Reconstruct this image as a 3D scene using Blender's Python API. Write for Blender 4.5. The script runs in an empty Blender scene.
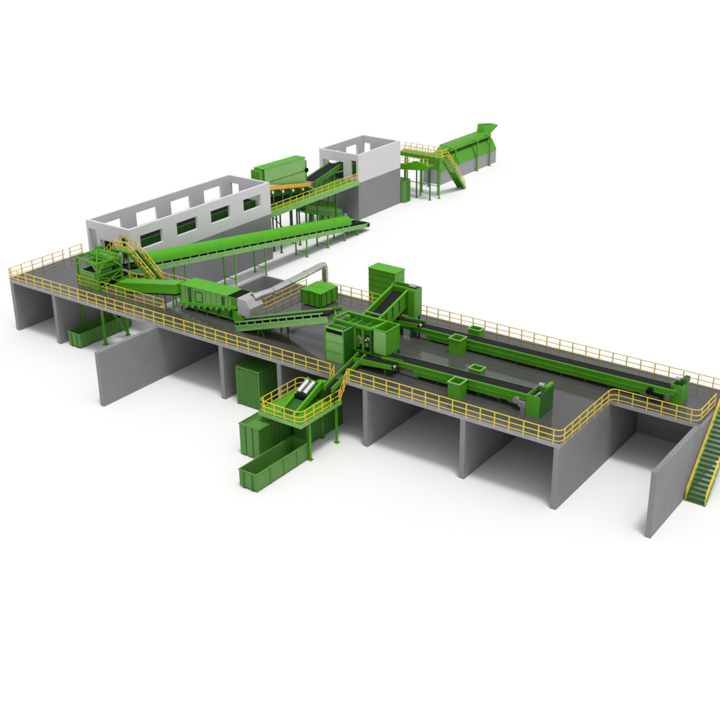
import bpy, bmesh, math, random
from mathutils import Vector, Matrix
random.seed(7)
S = bpy.context.scene
COL = S.collection
R = math.radians

# ------------------------------------------------------------------ camera
yaw, pitch, roll = 0.592, -0.410, 0.003
cam = bpy.data.objects.new('camera', bpy.data.cameras.new('camera'))
COL.objects.link(cam); S.camera = cam
F = Vector((-math.sin(yaw)*math.cos(pitch), math.cos(yaw)*math.cos(pitch), math.sin(pitch)))
Rt = Vector((math.cos(yaw), math.sin(yaw), 0)); Up = Rt.cross(F)
R2 = Rt*math.cos(roll)+Up*math.sin(roll); U2 = -Rt*math.sin(roll)+Up*math.cos(roll)
cam.matrix_world = Matrix(((R2.x, U2.x, -F.x, 82.08), (R2.y, U2.y, -F.y, -58.835), (R2.z, U2.z, -F.z, 39.964), (0, 0, 0, 1)))
cam.data.sensor_width = 36; cam.data.lens = 36*1128.96/720
cam.data.shift_x = (360-404.58)/720; cam.data.shift_y = (342.53-360)/720
cam.data.clip_start = 1; cam.data.clip_end = 20000

# ------------------------------------------------------------------ light
EL, AZ = 76, 125                      # sun elevation; azimuth of the sun measured from +Y clockwise
W = bpy.data.worlds.new("World"); S.world = W; W.use_nodes = True
nt = W.node_tree; bg = nt.nodes['Background']
sky = nt.nodes.new('ShaderNodeTexSky'); sky.sky_type = 'NISHITA'; sky.sun_disc = False
sky.sun_elevation = R(EL); sky.sun_rotation = R(AZ); sky.air_density = 1.0; sky.dust_density = 3.0; sky.ozone_density = 1.0
hs = nt.nodes.new('ShaderNodeHueSaturation'); hs.inputs['Saturation'].default_value = 0.12
nt.links.new(sky.outputs[0], hs.inputs['Color']); nt.links.new(hs.outputs[0], bg.inputs[0])
bg.inputs[1].default_value = 0.15
sun = bpy.data.objects.new('sun', bpy.data.lights.new('sun', 'SUN')); COL.objects.link(sun)
sun.data.energy = 1.5; sun.data.angle = R(10); sun.data.color = (1, 0.975, 0.94)
sd = Vector((math.sin(R(AZ))*math.cos(R(EL)), math.cos(R(AZ))*math.cos(R(EL)), math.sin(R(EL))))
sun.rotation_euler = sd.to_track_quat('Z', 'Y').to_euler()
S.view_settings.view_transform = 'Standard'; S.view_settings.look = 'None'
S.view_settings.exposure = 0.0; S.view_settings.gamma = 1
S.render.engine = 'CYCLES'
S.cycles.max_bounces = 8; S.cycles.diffuse_bounces = 2

# ------------------------------------------------------------------ materials
MATS = {}
def mat(name, col, rough=.5, metal=0., var=.12, scale=1.2, streak=0., bump=0., coat=0., rvar=.1):
    m = bpy.data.materials.new(name); m.use_nodes = True; n = m.node_tree.nodes; l = m.node_tree.links
    b = n['Principled BSDF']; tc = n.new('ShaderNodeTexCoord')
    no = n.new('ShaderNodeTexNoise'); no.inputs['Scale'].default_value = scale; no.inputs['Detail'].default_value = 6
    no.inputs['Roughness'].default_value = .62
    mp = n.new('ShaderNodeMapping'); mp.inputs['Scale'].default_value = (1, 1, 1-streak)
    l.new(tc.outputs['Object'], mp.inputs[0]); l.new(mp.outputs[0], no.inputs['Vector'])
    cr = n.new('ShaderNodeValToRGB'); cr.color_ramp.elements[0].position = .3; cr.color_ramp.elements[1].position = .7
    a = [max(0, c*(1-var)) for c in col]; d = [min(1, c*(1+var*.7)) for c in col]
    cr.color_ramp.elements[0].color = (*a, 1); cr.color_ramp.elements[1].color = (*d, 1)
    l.new(no.outputs['Fac'], cr.inputs[0]); l.new(cr.outputs[0], b.inputs['Base Color'])
    mr = n.new('ShaderNodeMapRange'); mr.inputs['To Min'].default_value = max(.02, rough-rvar); mr.inputs['To Max'].default_value = min(1, rough+rvar)
    n2 = n.new('ShaderNodeTexNoise'); n2.inputs['Scale'].default_value = scale*2.7; n2.inputs['Detail'].default_value = 4
    l.new(tc.outputs['Object'], n2.inputs['Vector']); l.new(n2.outputs['Fac'], mr.inputs[0]); l.new(mr.outputs[0], b.inputs['Roughness'])
    b.inputs['Metallic'].default_value = metal
    if coat: b.inputs['Coat Weight'].default_value = coat; b.inputs['Coat Roughness'].default_value = .12
    if bump:
        bp = n.new('ShaderNodeBump'); bp.inputs['Strength'].default_value = bump; bp.inputs['Distance'].default_value = .02
        n3 = n.new('ShaderNodeTexNoise'); n3.inputs['Scale'].default_value = 25; n3.inputs['Detail'].default_value = 3
        l.new(tc.outputs['Object'], n3.inputs['Vector']); l.new(n3.outputs['Fac'], bp.inputs['Height']); l.new(bp.outputs[0], b.inputs['Normal'])
    MATS[name] = m; return m
GREEN = mat('green_paint', (.080, .315, .012), .36, var=.10, scale=.9, coat=.06)
BRIGHT = mat('toplit_green_paint', (.083, .375, .012), .38, var=.07, scale=.8, coat=.06)  # lighter green, overhead light on top faces put into the colour
PALE = mat('pale_green_paint', (.20, .46, .115), .33, var=.10, scale=1.2, coat=.1)
DARKG = mat('dark_shade_green_paint', (.022, .115, .010), .42, var=.15, scale=1.0)  # dark green, lowered further so the colour carries the hall's inside shade
CONT = mat('container_green_paint', (.050, .180, .020), .42, var=.13, scale=1.1, streak=.6)
CONTL = mat('container_light_green', (.088, .245, .042), .42, var=.10, scale=1.1, streak=.6)
YEL = mat('yellow_rail_paint', (.80, .58, .05), .4, var=.08, scale=2)
ORG = mat('amber_paint', (.85, .42, .02), .4, var=.06, scale=2)
WHITE = mat('white_render', (.66, .65, .66), .75, var=.035, scale=.7, bump=.1, rvar=.05)
CONC = mat('grey_concrete', (.235, .235, .24), .7, var=.10, scale=.55, bump=.2, rvar=.08)
CONCL = mat('pale_concrete', (.33, .325, .345), .7, var=.08, scale=.8, bump=.2, rvar=.08)
DECK = mat('dark_deck_coating', (.074, .071, .070), .10, var=.12, scale=.35, rvar=.03)
DECK.node_tree.nodes['Principled BSDF'].inputs['IOR'].default_value = 1.75
BELT = mat('black_rubber_belt', (.016, .014, .018), .75, var=.2, scale=2)
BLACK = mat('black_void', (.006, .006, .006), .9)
for mm in (GREEN, BRIGHT, CONT, CONTL, DARKG): mm.node_tree.nodes['Principled BSDF'].inputs['Specular IOR Level'].default_value = .32
BRIGHT.node_tree.nodes['Principled BSDF'].inputs['Specular IOR Level'].default_value = .16; BRIGHT.node_tree.nodes['Principled BSDF'].inputs['Coat Weight'].default_value = .03
for mm in (BELT, BLACK): mm.node_tree.nodes['Principled BSDF'].inputs['Specular IOR Level'].default_value = .15
STEEL = mat('brushed_steel', (.78, .77, .76), .2, metal=.9, var=.06, scale=2)
GALV = mat('galvanised_grey', (.42, .41, .41), .42, metal=.4, var=.08, scale=2)
HOOD = mat('hood_steel', (.50, .48, .49), .5, metal=.35, var=.06, scale=2)
GREY = mat('motor_grey', (.25, .24, .25), .45, var=.1)
GROUND = mat('white_ground', (.80, .80, .80), .85, var=.015, scale=.05, rvar=.03)

# ------------------------------------------------------------------ mesh builder
class MB:
    def __init__(s, M=None): s.v = []; s.f = []; s.M = M; s.ch = []
    def chunks(s):
        e = s.ch[1:]+[(len(s.v), len(s.f))]
        return [(a[0], b[0], a[1], b[1]) for a, b in zip(s.ch, e)]
    def add(s, vs, fs):
        n = len(s.v); s.ch.append((n, len(s.f))); s.v += [(s.M @ Vector(p)) if s.M else Vector(p) for p in vs]; s.f += [tuple(i+n for i in f) for f in fs]; return s
    def box(s, x0, x1, y0, y1, z0, z1):
        vs = [(x, y, z) for z in (z0, z1) for y in (y0, y1) for x in (x0, x1)]
        return s.add(vs, [(0, 2, 3, 1), (4, 5, 7, 6), (0, 1, 5, 4), (2, 6, 7, 3), (0, 4, 6, 2), (1, 3, 7, 5)])
    def bar(s, p, q, w=.1, h=None, up=(0, 0, 1)):
        h = h or w; p = Vector(p); q = Vector(q); d = (q-p).normalized(); u = Vector(up)
        if abs(d.dot(u)) > .98: u = Vector((0, 1, 0))
        a = d.cross(u).normalized()*w/2; b = a.cross(d).normalized()*h/2
        vs = [e+sa*a+sb*b for e in (p, q) for sb in (-1, 1) for sa in (-1, 1)]
        return s.add(vs, [(0, 2, 3, 1), (4, 5, 7, 6), (0, 1, 5, 4), (2, 6, 7, 3), (0, 4, 6, 2), (1, 3, 7, 5)])
    def cyl(s, p, q, r, n=16, r2=None):
        p = Vector(p); q = Vector(q); d = (q-p).normalized(); u = Vector((0, 0, 1))
        if abs(d.dot(u)) > .98: u = Vector((0, 1, 0))
        a = d.cross(u).normalized(); b = a.cross(d); r2 = r if r2 is None else r2
        vs = [e+(a*math.cos(t)+b*math.sin(t))*rr for e, rr in ((p, r), (q, r2)) for t in [2*math.pi*i/n for i in range(n)]]
        return s.add(vs, [(i, (i+1) % n, n+(i+1) % n, n+i) for i in range(n)]+[tuple(range(n))[::-1], tuple(range(n, 2*n))])
    def prism(s, poly, axis, a, b):          # poly in the other two axes (cyclic order), extruded a..b along axis
        def P(u, w, t): return {'x': (t, u, w), 'y': (u, t, w), 'z': (u, w, t)}[axis]
        n = len(poly); vs = [P(u, w, t) for t in (a, b) for u, w in poly]
        return s.add(vs, [(i, (i+1) % n, n+(i+1) % n, n+i) for i in range(n)]+[tuple(range(n)), tuple(range(2*n-1, n-1, -1))])
    def grid(s, rects, holes, axis, a, b):   # union of rects minus holes, extruded
        us = sorted({r[i] for r in rects+holes for i in (0, 1)}); ws = sorted({r[i] for r in rects+holes for i in (2, 3)})
        def ins(u, w, L): return any(r[0] < u < r[1] and r[2] < w < r[3] for r in L)
        fl = {(i, j) for i in range(len(us)-1) for j in range(len(ws)-1)
              if ins((us[i]+us[i+1])/2, (ws[j]+ws[j+1])/2, rects) and not ins((us[i]+us[i+1])/2, (ws[j]+ws[j+1])/2, holes)}
        def P(u, w, t): return {'x': (t, u, w), 'y': (u, t, w), 'z': (u, w, t)}[axis]
        for i, j in fl:
            u0, u1, w0, w1 = us[i], us[i+1], ws[j], ws[j+1]
            for t in (a, b): s.add([P(u0, w0, t), P(u1, w0, t), P(u1, w1, t), P(u0, w1, t)], [(0, 1, 2, 3)])
            for di, dj, p, q in ((-1, 0, (u0, w0), (u0, w1)), (1, 0, (u1, w0), (u1, w1)), (0, -1, (u0, w0), (u1, w0)), (0, 1, (u0, w1), (u1, w1))):
                if (i+di, j+dj) not in fl: s.add([P(*p, a), P(*q, a), P(*q, b), P(*p, b)], [(0, 1, 2, 3)])
        return s
    def mesh(s, name, m, off=(0, 0, 0), smooth=False, bevel=0):
        off = Vector(off); me = bpy.data.meshes.new(name); me.from_pydata([p-off for p in s.v], [], s.f)
        bm = bmesh.new(); bm.from_mesh(me); bmesh.ops.remove_doubles(bm, verts=bm.verts, dist=1e-5)
        bmesh.ops.recalc_face_normals(bm, faces=bm.faces); bm.to_mesh(me); bm.free()
        me.materials.append(m)
        if smooth:
            for p in me.polygons: p.use_smooth = True
            try: me.set_sharp_from_angle(angle=R(35))
            except Exception: pass
        return me
    def build(s, name, m, parent=None, smooth=False, label=None, bevel=0):
        off = Vector((0, 0, 0))
        if parent is not None:
            off = Vector(parent['_o']) if '_o' in parent else parent.location
        me = s.mesh(name, m, off, smooth)
        o = bpy.data.objects.new(name, me); COL.objects.link(o); o.parent = parent
        if parent is not None: o['_o'] = tuple(off)
        if label: o['label'] = label
        if bevel:
            bv = o.modifiers.new('bevel', 'BEVEL'); bv.width = bevel; bv.segments = 1; bv.limit_method = 'ANGLE'
        return o
def parts(b, name, m, parent, M=None):        # every primitive of the builder becomes a part of its own
    for a, c, fa, fc in b.chunks():
        q = MB(); q.v = b.v[a:c]; q.f = [tuple(i-a for i in f) for f in b.f[fa:fc]]; q.build(name, m, parent)
def frame(o, u, v=None):                     # matrix whose x axis runs along u, z axis close to world up
    u = Vector(u).normalized(); v = Vector((0, 0, 1)).cross(u).normalized(); w = u.cross(v)
    return Matrix(((u.x, v.x, w.x, o[0]), (u.y, v.y, w.y, o[1]), (u.z, v.z, w.z, o[2]), (0, 0, 0, 1)))
def thing(name, label, cat, loc, group=None):
    o = bpy.data.objects.new(name, None); COL.objects.link(o); o.location = loc; o.empty_display_size = .3
    o['label'] = label; o['category'] = cat; o['_o'] = tuple(loc)
    if group: o['group'] = group
    return o
def inst(me, name, parent, pos, rz=0):
    o = bpy.data.objects.new(name, me); COL.objects.link(o); o.parent = parent
    o.location = Vector(pos)-Vector(parent['_o']); o.rotation_euler.z = rz; return o

# ------------------------------------------------------------------ ground
g = MB(); g.box(-3000, 3000, -3000, 5000, -1, 0); go = g.build('ground', GROUND); go['kind'] = 'structure'
go['label'] = 'plain white ground the whole plant stands on'

# ------------------------------------------------------------------ elevated deck
deck = thing('elevated_deck', 'long dark topped concrete deck on cross walls carrying the green machines', 'platform', (30, 6.7, 0))
slab_rects = [(0, 6.2, 0, 8.5), (6.2, 16.8, 0, 2.45), (6.2, 13.2, 5.2, 7.1), (13.2, 16.8, 6.7, 7.1), (16.8, 18.4, 0, 7.1), (18.4, 23.5, 0, 7.0), (23.5, 54.6, 0, 13.5), (54.6, 61.15, 7.8, 13.5)]
top_rects = [(0, 6.2, 0, 8.5), (6.2, 16.8, 0, 2.45), (6.2, 13.2, 5.2, 7.1), (13.2, 16.8, 6.7, 7.1), (16.8, 18.4, 0, 7.1), (18.4, 23.5, 0, 7.0), (23.5, 54.6, 0, 13.5), (54.6, 61.15, 7.8, 13.5)]
MB().grid(slab_rects, [], 'z', 4.6, 4.955).build('deck_slab', CONCL, deck)
MB().grid(top_rects, [], 'z', 4.957, 5.0).build('deck_surface', DECK, deck)
def dwall(x, y0, y1, z1=4.598, label=None): 
    MB().box(x-.2, x+.2, y0, y1, 0, z1).build('cross_wall', CONC, deck, label=label)
dwall(.2, .0, 8.48); dwall(5.75, .0, 8.48)
dwall(18.2, -6.3, 13.28, label='long cross wall reaching far out in front of the deck')
for x in (25.2, 31.1, 39.1, 47.3, 54.4): dwall(x, .0, 13.28)
MB().grid([(.35, 7.798, 0, 4.78), (7.798, 13.28, 0, 4.598)], [], 'x', 60.75, 61.13).build('cross_wall', CONC, deck, label='outermost cross wall beside the steep stairs')
MB().box(18.0, 61.15, 13.282, 13.49, 0, 4.598).build('back_wall', CONC, deck)
MB().box(18.0, 18.399, 7.101, 13.28, 4.6, 4.99).build('pit_rim', CONC, deck)
MB().box(18.0, 23.499, 13.282, 13.49, 4.6, 4.99).build('pit_rim', CONC, deck)
MB().box(23.3, 23.5, 7.0, 13.28, 0, 4.598).build('pit_wall', CONC, deck)
MB().box(18.4, 23.5, 6.8, 6.99, 0, 4.598).build('pit_wall', CONC, deck)

# ------------------------------------------------------------------ railings
POSTM = {}
def railing(label, pts, sp=1.105, h=.88, drop=.22, cat='railing', group='yellow railings along deck and platform edges', start=.1, m=YEL, name='safety_railing', w=.052, fillet=.5, parent=None):
    pts = [Vector(p) for p in pts]
    t = thing(name, label, cat, tuple(pts[0]), group) if parent is None else parent
    path = [pts[0]]
    for i in range(1, len(pts)-1):
        a = (pts[i-1]-pts[i]).normalized(); b = (pts[i+1]-pts[i]).normalized()
        if fillet and a.dot(b) > -.9:
            for k in range(4):
                s = k/3; p0 = pts[i]+a*fillet; p1 = pts[i]+b*fillet
                path.append(p0*(1-s)**2+pts[i]*2*s*(1-s)+p1*s*s)
        else: path.append(pts[i])
    path.append(pts[-1])
    for nm, z in (('top_rail', h), ('middle_rail', h*.52), ('lower_rail', h*.10)):
        b = MB()
        for p, q in zip(path[:-1], path[1:]): b.bar(p+Vector((0, 0, z)), q+Vector((0, 0, z)), w*.9, w*.9)
        b.build(nm, m, t)
    key = (round(h, 2), round(drop, 2), m.name, w)
    if key not in POSTM:
        POSTM[key] = MB().box(-w/2-.008, w/2+.008, -w/2-.008, w/2+.008, -drop, h-.012).mesh('post', m)
    segs = list(zip(pts[:-1], pts[1:]))
    for p, q in segs:
        L = (q-p).length; sa = start if p == pts[0] else start+.42*(fillet > 0); sb = start if q == pts[-1] else start+.42*(fillet > 0)
        n = max(1, round((L-sa-sb)/sp))
        for k in range(n+1): inst(POSTM[key], 'post', t, p+(q-p)*((sa+(L-sa-sb)*k/n)/L))
    return t
railing('yellow railing along the left front edge of the deck up to the stair bridge', [(0, .0, 5), (36.1, .0, 5)])
railing('yellow railing along the right front edge of the deck, turning at the open bay', [(37.6, .0, 5), (54.65, .0, 5), (54.65, 7.8, 5), (60.95, 7.8, 5), (60.95, 11.0, 5)])
railing('yellow railing along the far back edge of the deck', [(24.6, 13.4, 5), (61.1, 13.4, 5)])
railing('yellow railing on the short left end of the deck', [(.0, .0, 5), (.0, 6.35, 5)], start=.25)
railing('short yellow railing between the left end gap and the white hall corner', [(.0, 6.85, 5), (.0, 8.45, 5)])
railing('yellow railing in front of the closed short conveyor over the floor opening', [(6.1, 5.1, 5), (6.1, 2.35, 5), (16.9, 2.35, 5)], drop=.05)
railing('yellow railing behind the closed short conveyor above the hall wall', [(10.6, 7.05, 5), (18.2, 7.05, 5)], drop=.1)
railing('yellow railing around the open concrete pit beside the steel duct', [(19.5, 6.9, 5), (23.6, 6.9, 5), (23.6, 12.9, 5)], drop=.05)
railing('small yellow railing between the yellow bridge stair and the closed conveyor', [(9.4, 5.5, 5), (10.9, 5.5, 5), (10.9, 6.6, 5)], sp=.7, drop=.05)

# ------------------------------------------------------------------ white halls
def hall(name, label, x0, x1, y0, y1, zf, zt, opF, opB, opL, opR, zg=0., plinth_all=True):
    t = thing(name, label, 'building', ((x0+x1)/2, (y0+y1)/2, 0)); th = .28
    MB().grid([(y0, y1, zf, zt)], opF, 'x', x1-th, x1).build('front_wall', WHITE, t)
    MB().grid([(y0, y1, zf, zt)], opB, 'x', x0, x0+th).build('rear_wall', WHITE, t)
    MB().grid([(x0+th, x1-th, zf, zt)], opL, 'y', y0, y0+th).build('end_wall', WHITE, t)
    MB().grid([(x0+th, x1-th, zf, zt)], opR, 'y', y1-th, y1).build('end_wall', WHITE, t)
    MB().grid([(x0, x1, y0, y1)], [(x0+th, x1-th, y0+th, y1-th)], 'z', 0, zf-.3).build('plinth_wall', CONC, t)
    MB().box(x0, x1, y0, y1, zf-.298, zf-.002).build('floor', CONC, t)
    return t
wy = [(9.8, 12.6), (14.5, 17.3), (19.2, 22.0), (24.0, 26.65)]
ops = [(a, b, 6.2, 7.5) for a, b in wy]
hall('roofless_hall', 'long white roofless hall with four window openings beside the long conveyor', .88, 6.58, 8.5, 28.2, 5.0, 8.39, ops, [(a, b, 6.2, 7.58) for a, b in wy],
     [(1.16+.0, 2.15, 4.9, 7.64), (2.6, 4.47, 5.7, 6.8), (5.25, 6.25, 4.9, 7.65)], [(1.3, 2.45, 6.1, 7.6)])
hall('roofless_hall', 'small white roofless hall on a tall grey base next to the drum line', .38, 6.08, 44.46, 53.14, 4.5, 7.83, [], [(46.0, 48.2, 5.6, 7.0), (49.4, 51.8, 5.6, 7.0)],
     [(.9, 3.9, 4.4, 6.7), (5.0, 5.78, 4.4, 7.08)], [(.7, 1.75, 5.6, 6.95)])
# sorting line inside the long hall
t = thing('sorting_conveyor', 'dark green picking conveyor seen through the windows of the long white hall', 'conveyor', (4.2, 18, 5))
MB().box(5.05, 5.2, 9.3, 27.4, 5.25, 6.45).box(2.2, 2.35, 9.3, 27.4, 5.25, 6.45).build('side_panel', DARKG, t)
MB().box(2.36, 5.04, 9.3, 27.4, 6.32, 6.4).build('belt', BLACK, t)
b = MB()
for k in range(13): b.box(5.2, 5.26, 9.6+k*1.45, 9.7+k*1.45, 5.0, 6.5)
parts(b, 'side_rib', DARKG, t)
t = thing('sorting_conveyor', 'black belt conveyor lying inside the small white hall', 'conveyor', (2.4, 48, 4.5))
MB().box(1.4, 1.55, 45.0, 52.4, 4.8, 5.9).box(3.5, 3.65, 45.0, 52.4, 4.8, 5.9).build('side_panel', DARKG, t)
MB().box(1.56, 3.49, 45.0, 52.4, 5.55, 5.65).build('belt', BELT, t)
for y in (45.6, 51.6): MB().box(1.5, 3.55, y, y+.15, 4.5, 4.82).build('leg', DARKG, t)

# ------------------------------------------------------------------ generic pieces
def hbeam_leg(b, x, y, z0, z1, w=.12):
    b.box(x-w/2, x+w/2, y-w/2, y+w/2, z0+.04, z1); b.box(x-w*1.2, x+w*1.2, y-w*1.2, y+w*1.2, z0, z0+.04)
def leg_part(name, m, parent, x, y, z0, z1, w=.12):
    o = MB().box(x-w/2, x+w/2, y-w/2, y+w/2, z0+.04, z1).build(name, m, parent)
    MB().box(x-w*1.2, x+w*1.2, y-w*1.2, y+w*1.2, z0, z0+.04).build('foot_plate', m, o)
def roller_row(M, L, w, z, sp=.5, r=.06):
    b = MB(M)
    for k in range(int(L/sp)): b.cyl((sp*(k+.5), -w/2, z), (sp*(k+.5), w/2, z), r, 8)
    return b
def conveyor(name, label, p0, p1, w, beam_h, legs=(), cover=None, belt_z=None, group=None, mb=GREEN, cat='conveyor', lid=None, side_ribs=True, zleg=0., legw=.12, beammat=None, drums=True, legmat=None):
    """p0->p1: line through the top of the side beams, centre of belt; legs: distances along the line"""
    p0 = Vector(p0); p1 = Vector(p1); L = (p1-p0).length; M = frame(p0, p1-p0)
    t = thing(name, label, cat, (p0.x, p0.y, zleg), group); beammat = beammat or mb
    for s in (-1, 1):
        b = MB(M); y = s*w/2
        b.box(0, L, y-.05, y+.05, -beam_h, 0)
        b.box(0, L, y-s*.0+(-.1 if s < 0 else .0), y+(.0 if s < 0 else .1), -.05, .04)
        b.box(0, L, y+(-.1 if s < 0 else .0), y+(.0 if s < 0 else .1), -beam_h-.03, -beam_h+.04)
        if side_ribs:
            for k in range(int(L/1.5)+1): x = min(.05+k*1.5, L-.1); b.box(x, x+.07, y+(-.09 if s < 0 else .0), y+(.0 if s < 0 else .09), -beam_h+.03, -.04)
        b.build('side_beam', beammat, t)
    bz = -.08 if belt_z is None else belt_z
    MB(M).box(.15, L-.15, -w/2+.09, w/2-.09, bz-.03, bz).build('belt', BELT, t)
    roller_row(M, L, w-.12, -beam_h*.8, .9, .05).build('return_rollers', GALV, t)
    if drums:
        for x in (.12, L-.12): MB(M).cyl((x, -w/2+.06, bz-.14), (x, w/2-.06, bz-.14), .13, 14).build('end_drum', GALV, t, smooth=True)
    d = (p1-p0)/L; v = Vector((0, 0, 1)).cross(d).normalized()
    for s in legs:
        c = p0+d*s; b = MB()
        for e in (-1, 1): q = c+v*e*(w/2-.02); hbeam_leg(b, q.x, q.y, zleg, q.z-beam_h+.04, legw)
        a, q = c-v*(w/2-.04), c+v*(w/2-.04)
        zz = zleg+.25*max(.3, c.z-beam_h-zleg)
        if c.z-beam_h-zleg > 1.2: b.bar((a.x, a.y, zz), (q.x, q.y, zz), .07)
        b.build('support_frame', legmat or beammat, t)
    return t, M, L
def arch_cover(M, a, b_, w, h, base, mtl, t, name='cover', n=12, th=.03):
    pr = [(-w/2, base)]+[(-w/2*math.cos(math.pi*i/n), base+(h-base)*(.35+.65*math.sin(math.pi*i/n))) for i in range(n+1)]+[(w/2, base)]
    b = MB(M)
    L = b_-a; k = max(1, int(L/2.9))
    for i in range(k):
        x0 = a+L*i/k; x1 = a+L*(i+1)/k-.02
        vs = [(x, y, z) for x in (x0, x1) for y, z in pr]; m = len(pr)
        b.add(vs, [(j, j+1, m+j+1, m+j) for j in range(m-1)]+[tuple(range(m)), tuple(range(2*m-1, m-1, -1))])
    return b.build(name, mtl, t, smooth=True)

# ------------------------------------------------------------------ long covered conveyor
def lcz(y): return 5.04-.139*(y-11.82)
t, M, L = conveyor('covered_conveyor', 'very long inclined conveyor under a bright green arched cover beside the white hall', (8.5, 5.6, lcz(5.6)), (8.5, 41.9, lcz(41.9)), 1.55, .40,
                   legs=(7.0, 13.9, 18.5, 25.3, 29.0, 32.1, 34.5), beammat=PALE, belt_z=.02, legmat=GREEN)
for y in (-.73, .73): MB(M).box(.3, L-.4, y-.02, y+.02, .045, .22).build('belt_edge', BLACK, t)
arch_cover(M, 2.7, 33.4, 1.5, 1.12, .17, BRIGHT, t)
b = MB(M)
for k in range(26): b.box(2.9+k*1.2, 3.0+k*1.2, -.8, -.745, .0, .2).box(2.9+k*1.2, 3.0+k*1.2, .745, .8, .0, .2)
parts(b, 'cover_bracket', PALE, t)
MB(M).cyl((L-.05, -.85, -.16), (L-.05, .85, -.16), .3, 18).build('tail_drum', DARKG, t, smooth=True)
MB(M).cyl((L-.05, -.9, -.16), (L-.05, -.851, -.16), .16, 14).build('drum_bearing', BLACK, t, smooth=True)

# ------------------------------------------------------------------ feed tower at the left
t = thing('feed_tower', 'open green steel tower over the left floor opening with a green bin inside', 'steel tower', (7.7, 3.7, 0))
x0, x1, y0, y1, zt = 6.2, 9.25, 2.2, 5.2, 7.45
for x, y in ((x0, y0+.4), (x1, y0), (x1, y1-.35), (x0, y1-.15)):
    leg_part('post', GREEN if (x, y) != (x0, y1-.15) else GREEN, t, x, y, 0, zt, .17)
b = MB()
for z in (zt, 5.05):
    b.bar((x0, y0+.4, z), (x1, y0, z), .17); b.bar((x1, y0, z), (x1, y1-.35, z), .17); b.bar((x1, y1-.35, z), (x0, y1-.15, z), .17); b.bar((x0, y1-.15, z), (x0, y0+.4, z), .17)
parts(b, 'ring_beam', GREEN, t)
b = MB(); zc = 8.05
b.bar((x0, y0+.4, zt+.08), ((x0+x1)/2, (y0+y1)/2, zc), .1).bar((x1, y0, zt+.08), ((x0+x1)/2, (y0+y1)/2, zc), .1)
b.bar((x1, y1-.35, zt+.08), ((x0+x1)/2, (y0+y1)/2, zc), .1).bar((x0, y1-.15, zt+.08), ((x0+x1)/2, (y0+y1)/2, zc), .1)
b.bar((x0+.1, y0+1.6, zt+.05), (x1-.1, y0+1.4, zt+.05), .12)
b.build('roof_bars', GREEN, t)
b = MB()
b.bar((x0, y0+.38, 6.75), (x0+.7, y0+.35, zt-.05), .09).bar((x1, y0, 6.7), (x1-.75, y0+.05, zt-.05), .09)
b.bar((x1, y0, 6.6), (x1, y0+.8, zt-.05), .09).bar((x1, y1-.35, 6.6), (x1, y1-1.15, zt-.05), .09)
parts(b, 'knee_brace', PALE, t)
b = MB(); b.bar((x1, y0+.1, 4.5), (x1, y1-.45, .3), .12).bar((x1, y1-.4, 4.5), (x1, y0+1.3, 2.2), .1)
b.build('cross_brace', GREEN, t)
b = MB(); b.box(6.85, 8.6, 2.35, 4.4, 5.02, 6.5)
b.build('bin', PALE, t)
b = MB()
for z in (5.35, 5.7, 6.05, 6.4): b.box(6.82, 8.62, 2.3, 2.349, z, z+.07)
parts(b, 'bin_rib', GREEN, t)
MB().box(6.95, 8.5, 2.45, 4.3, 6.503, 6.52).build('bin_opening_shade', BLACK, t)  # black sheet on a solid bin, painted shade of an open top
MB().box(6.5, 8.9, 4.5, 5.0, 6.0, 6.9).build('head_box', DARKG, t)
MB().prism([(3.6, 7.3), (5.0, 7.55), (5.0, 7.62), (3.6, 7.37)], 'x', 6.4, 9.0).build('roof_panel', GREEN, t)
for z in (5.7, 6.3): MB().box(9.19, 9.29, 2.3, 4.75, z, z+.12).build('side_rail', GREEN, t)
b = MB()
b.bar((x0, 3.4, zt), (x1, 3.3, zt), .12).bar((x0, 4.2, zt), (x1, 4.0, zt), .12).bar((7.7, 2.4, zt), (7.7, 5.0, zt), .12)
b.bar((x1, 2.3, 5.2), (x1, 4.8, 6.3), .09).bar((x1, 4.8, 5.2), (x1, 2.3, 6.3), .09)
parts(b, 'lattice_bar', GREEN, t)
MB().box(6.9, 9.0, 3.0, 4.9, 6.75, 7.1).build('upper_chute', GREEN, t)
MB().box(8.75, 9.12, 2.5, 4.7, 6.05, 6.25).build('cable_tray', DARKG, t)
MB().box(6.0, 6.6, 4.9, 5.4, 7.3, 7.8).build('drive_box', GREEN, t)
MB().box(8.65, 8.95, 2.9, 4.4, 5.05, 5.6).build('chute', BLACK, t)
t = thing('belt_feeder', 'short black belt feeder running from the steel tower under the yellow bridge', 'conveyor', (8.5, 5.2, 5))
MB().box(7.7, 9.3, 4.55, 8.2, 5.25, 5.45).build('side_beam', GREEN, t)
MB().box(7.85, 9.15, 4.5, 8.2, 5.452, 5.6).build('belt', BELT, t)
b = MB()
for x, y in ((7.8, 5.4), (9.2, 5.4), (7.8, 6.9), (9.2, 6.9)): hbeam_leg(b, x, y, 5.0, 5.26)
b.build('support_frame', GREEN, t)

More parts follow.
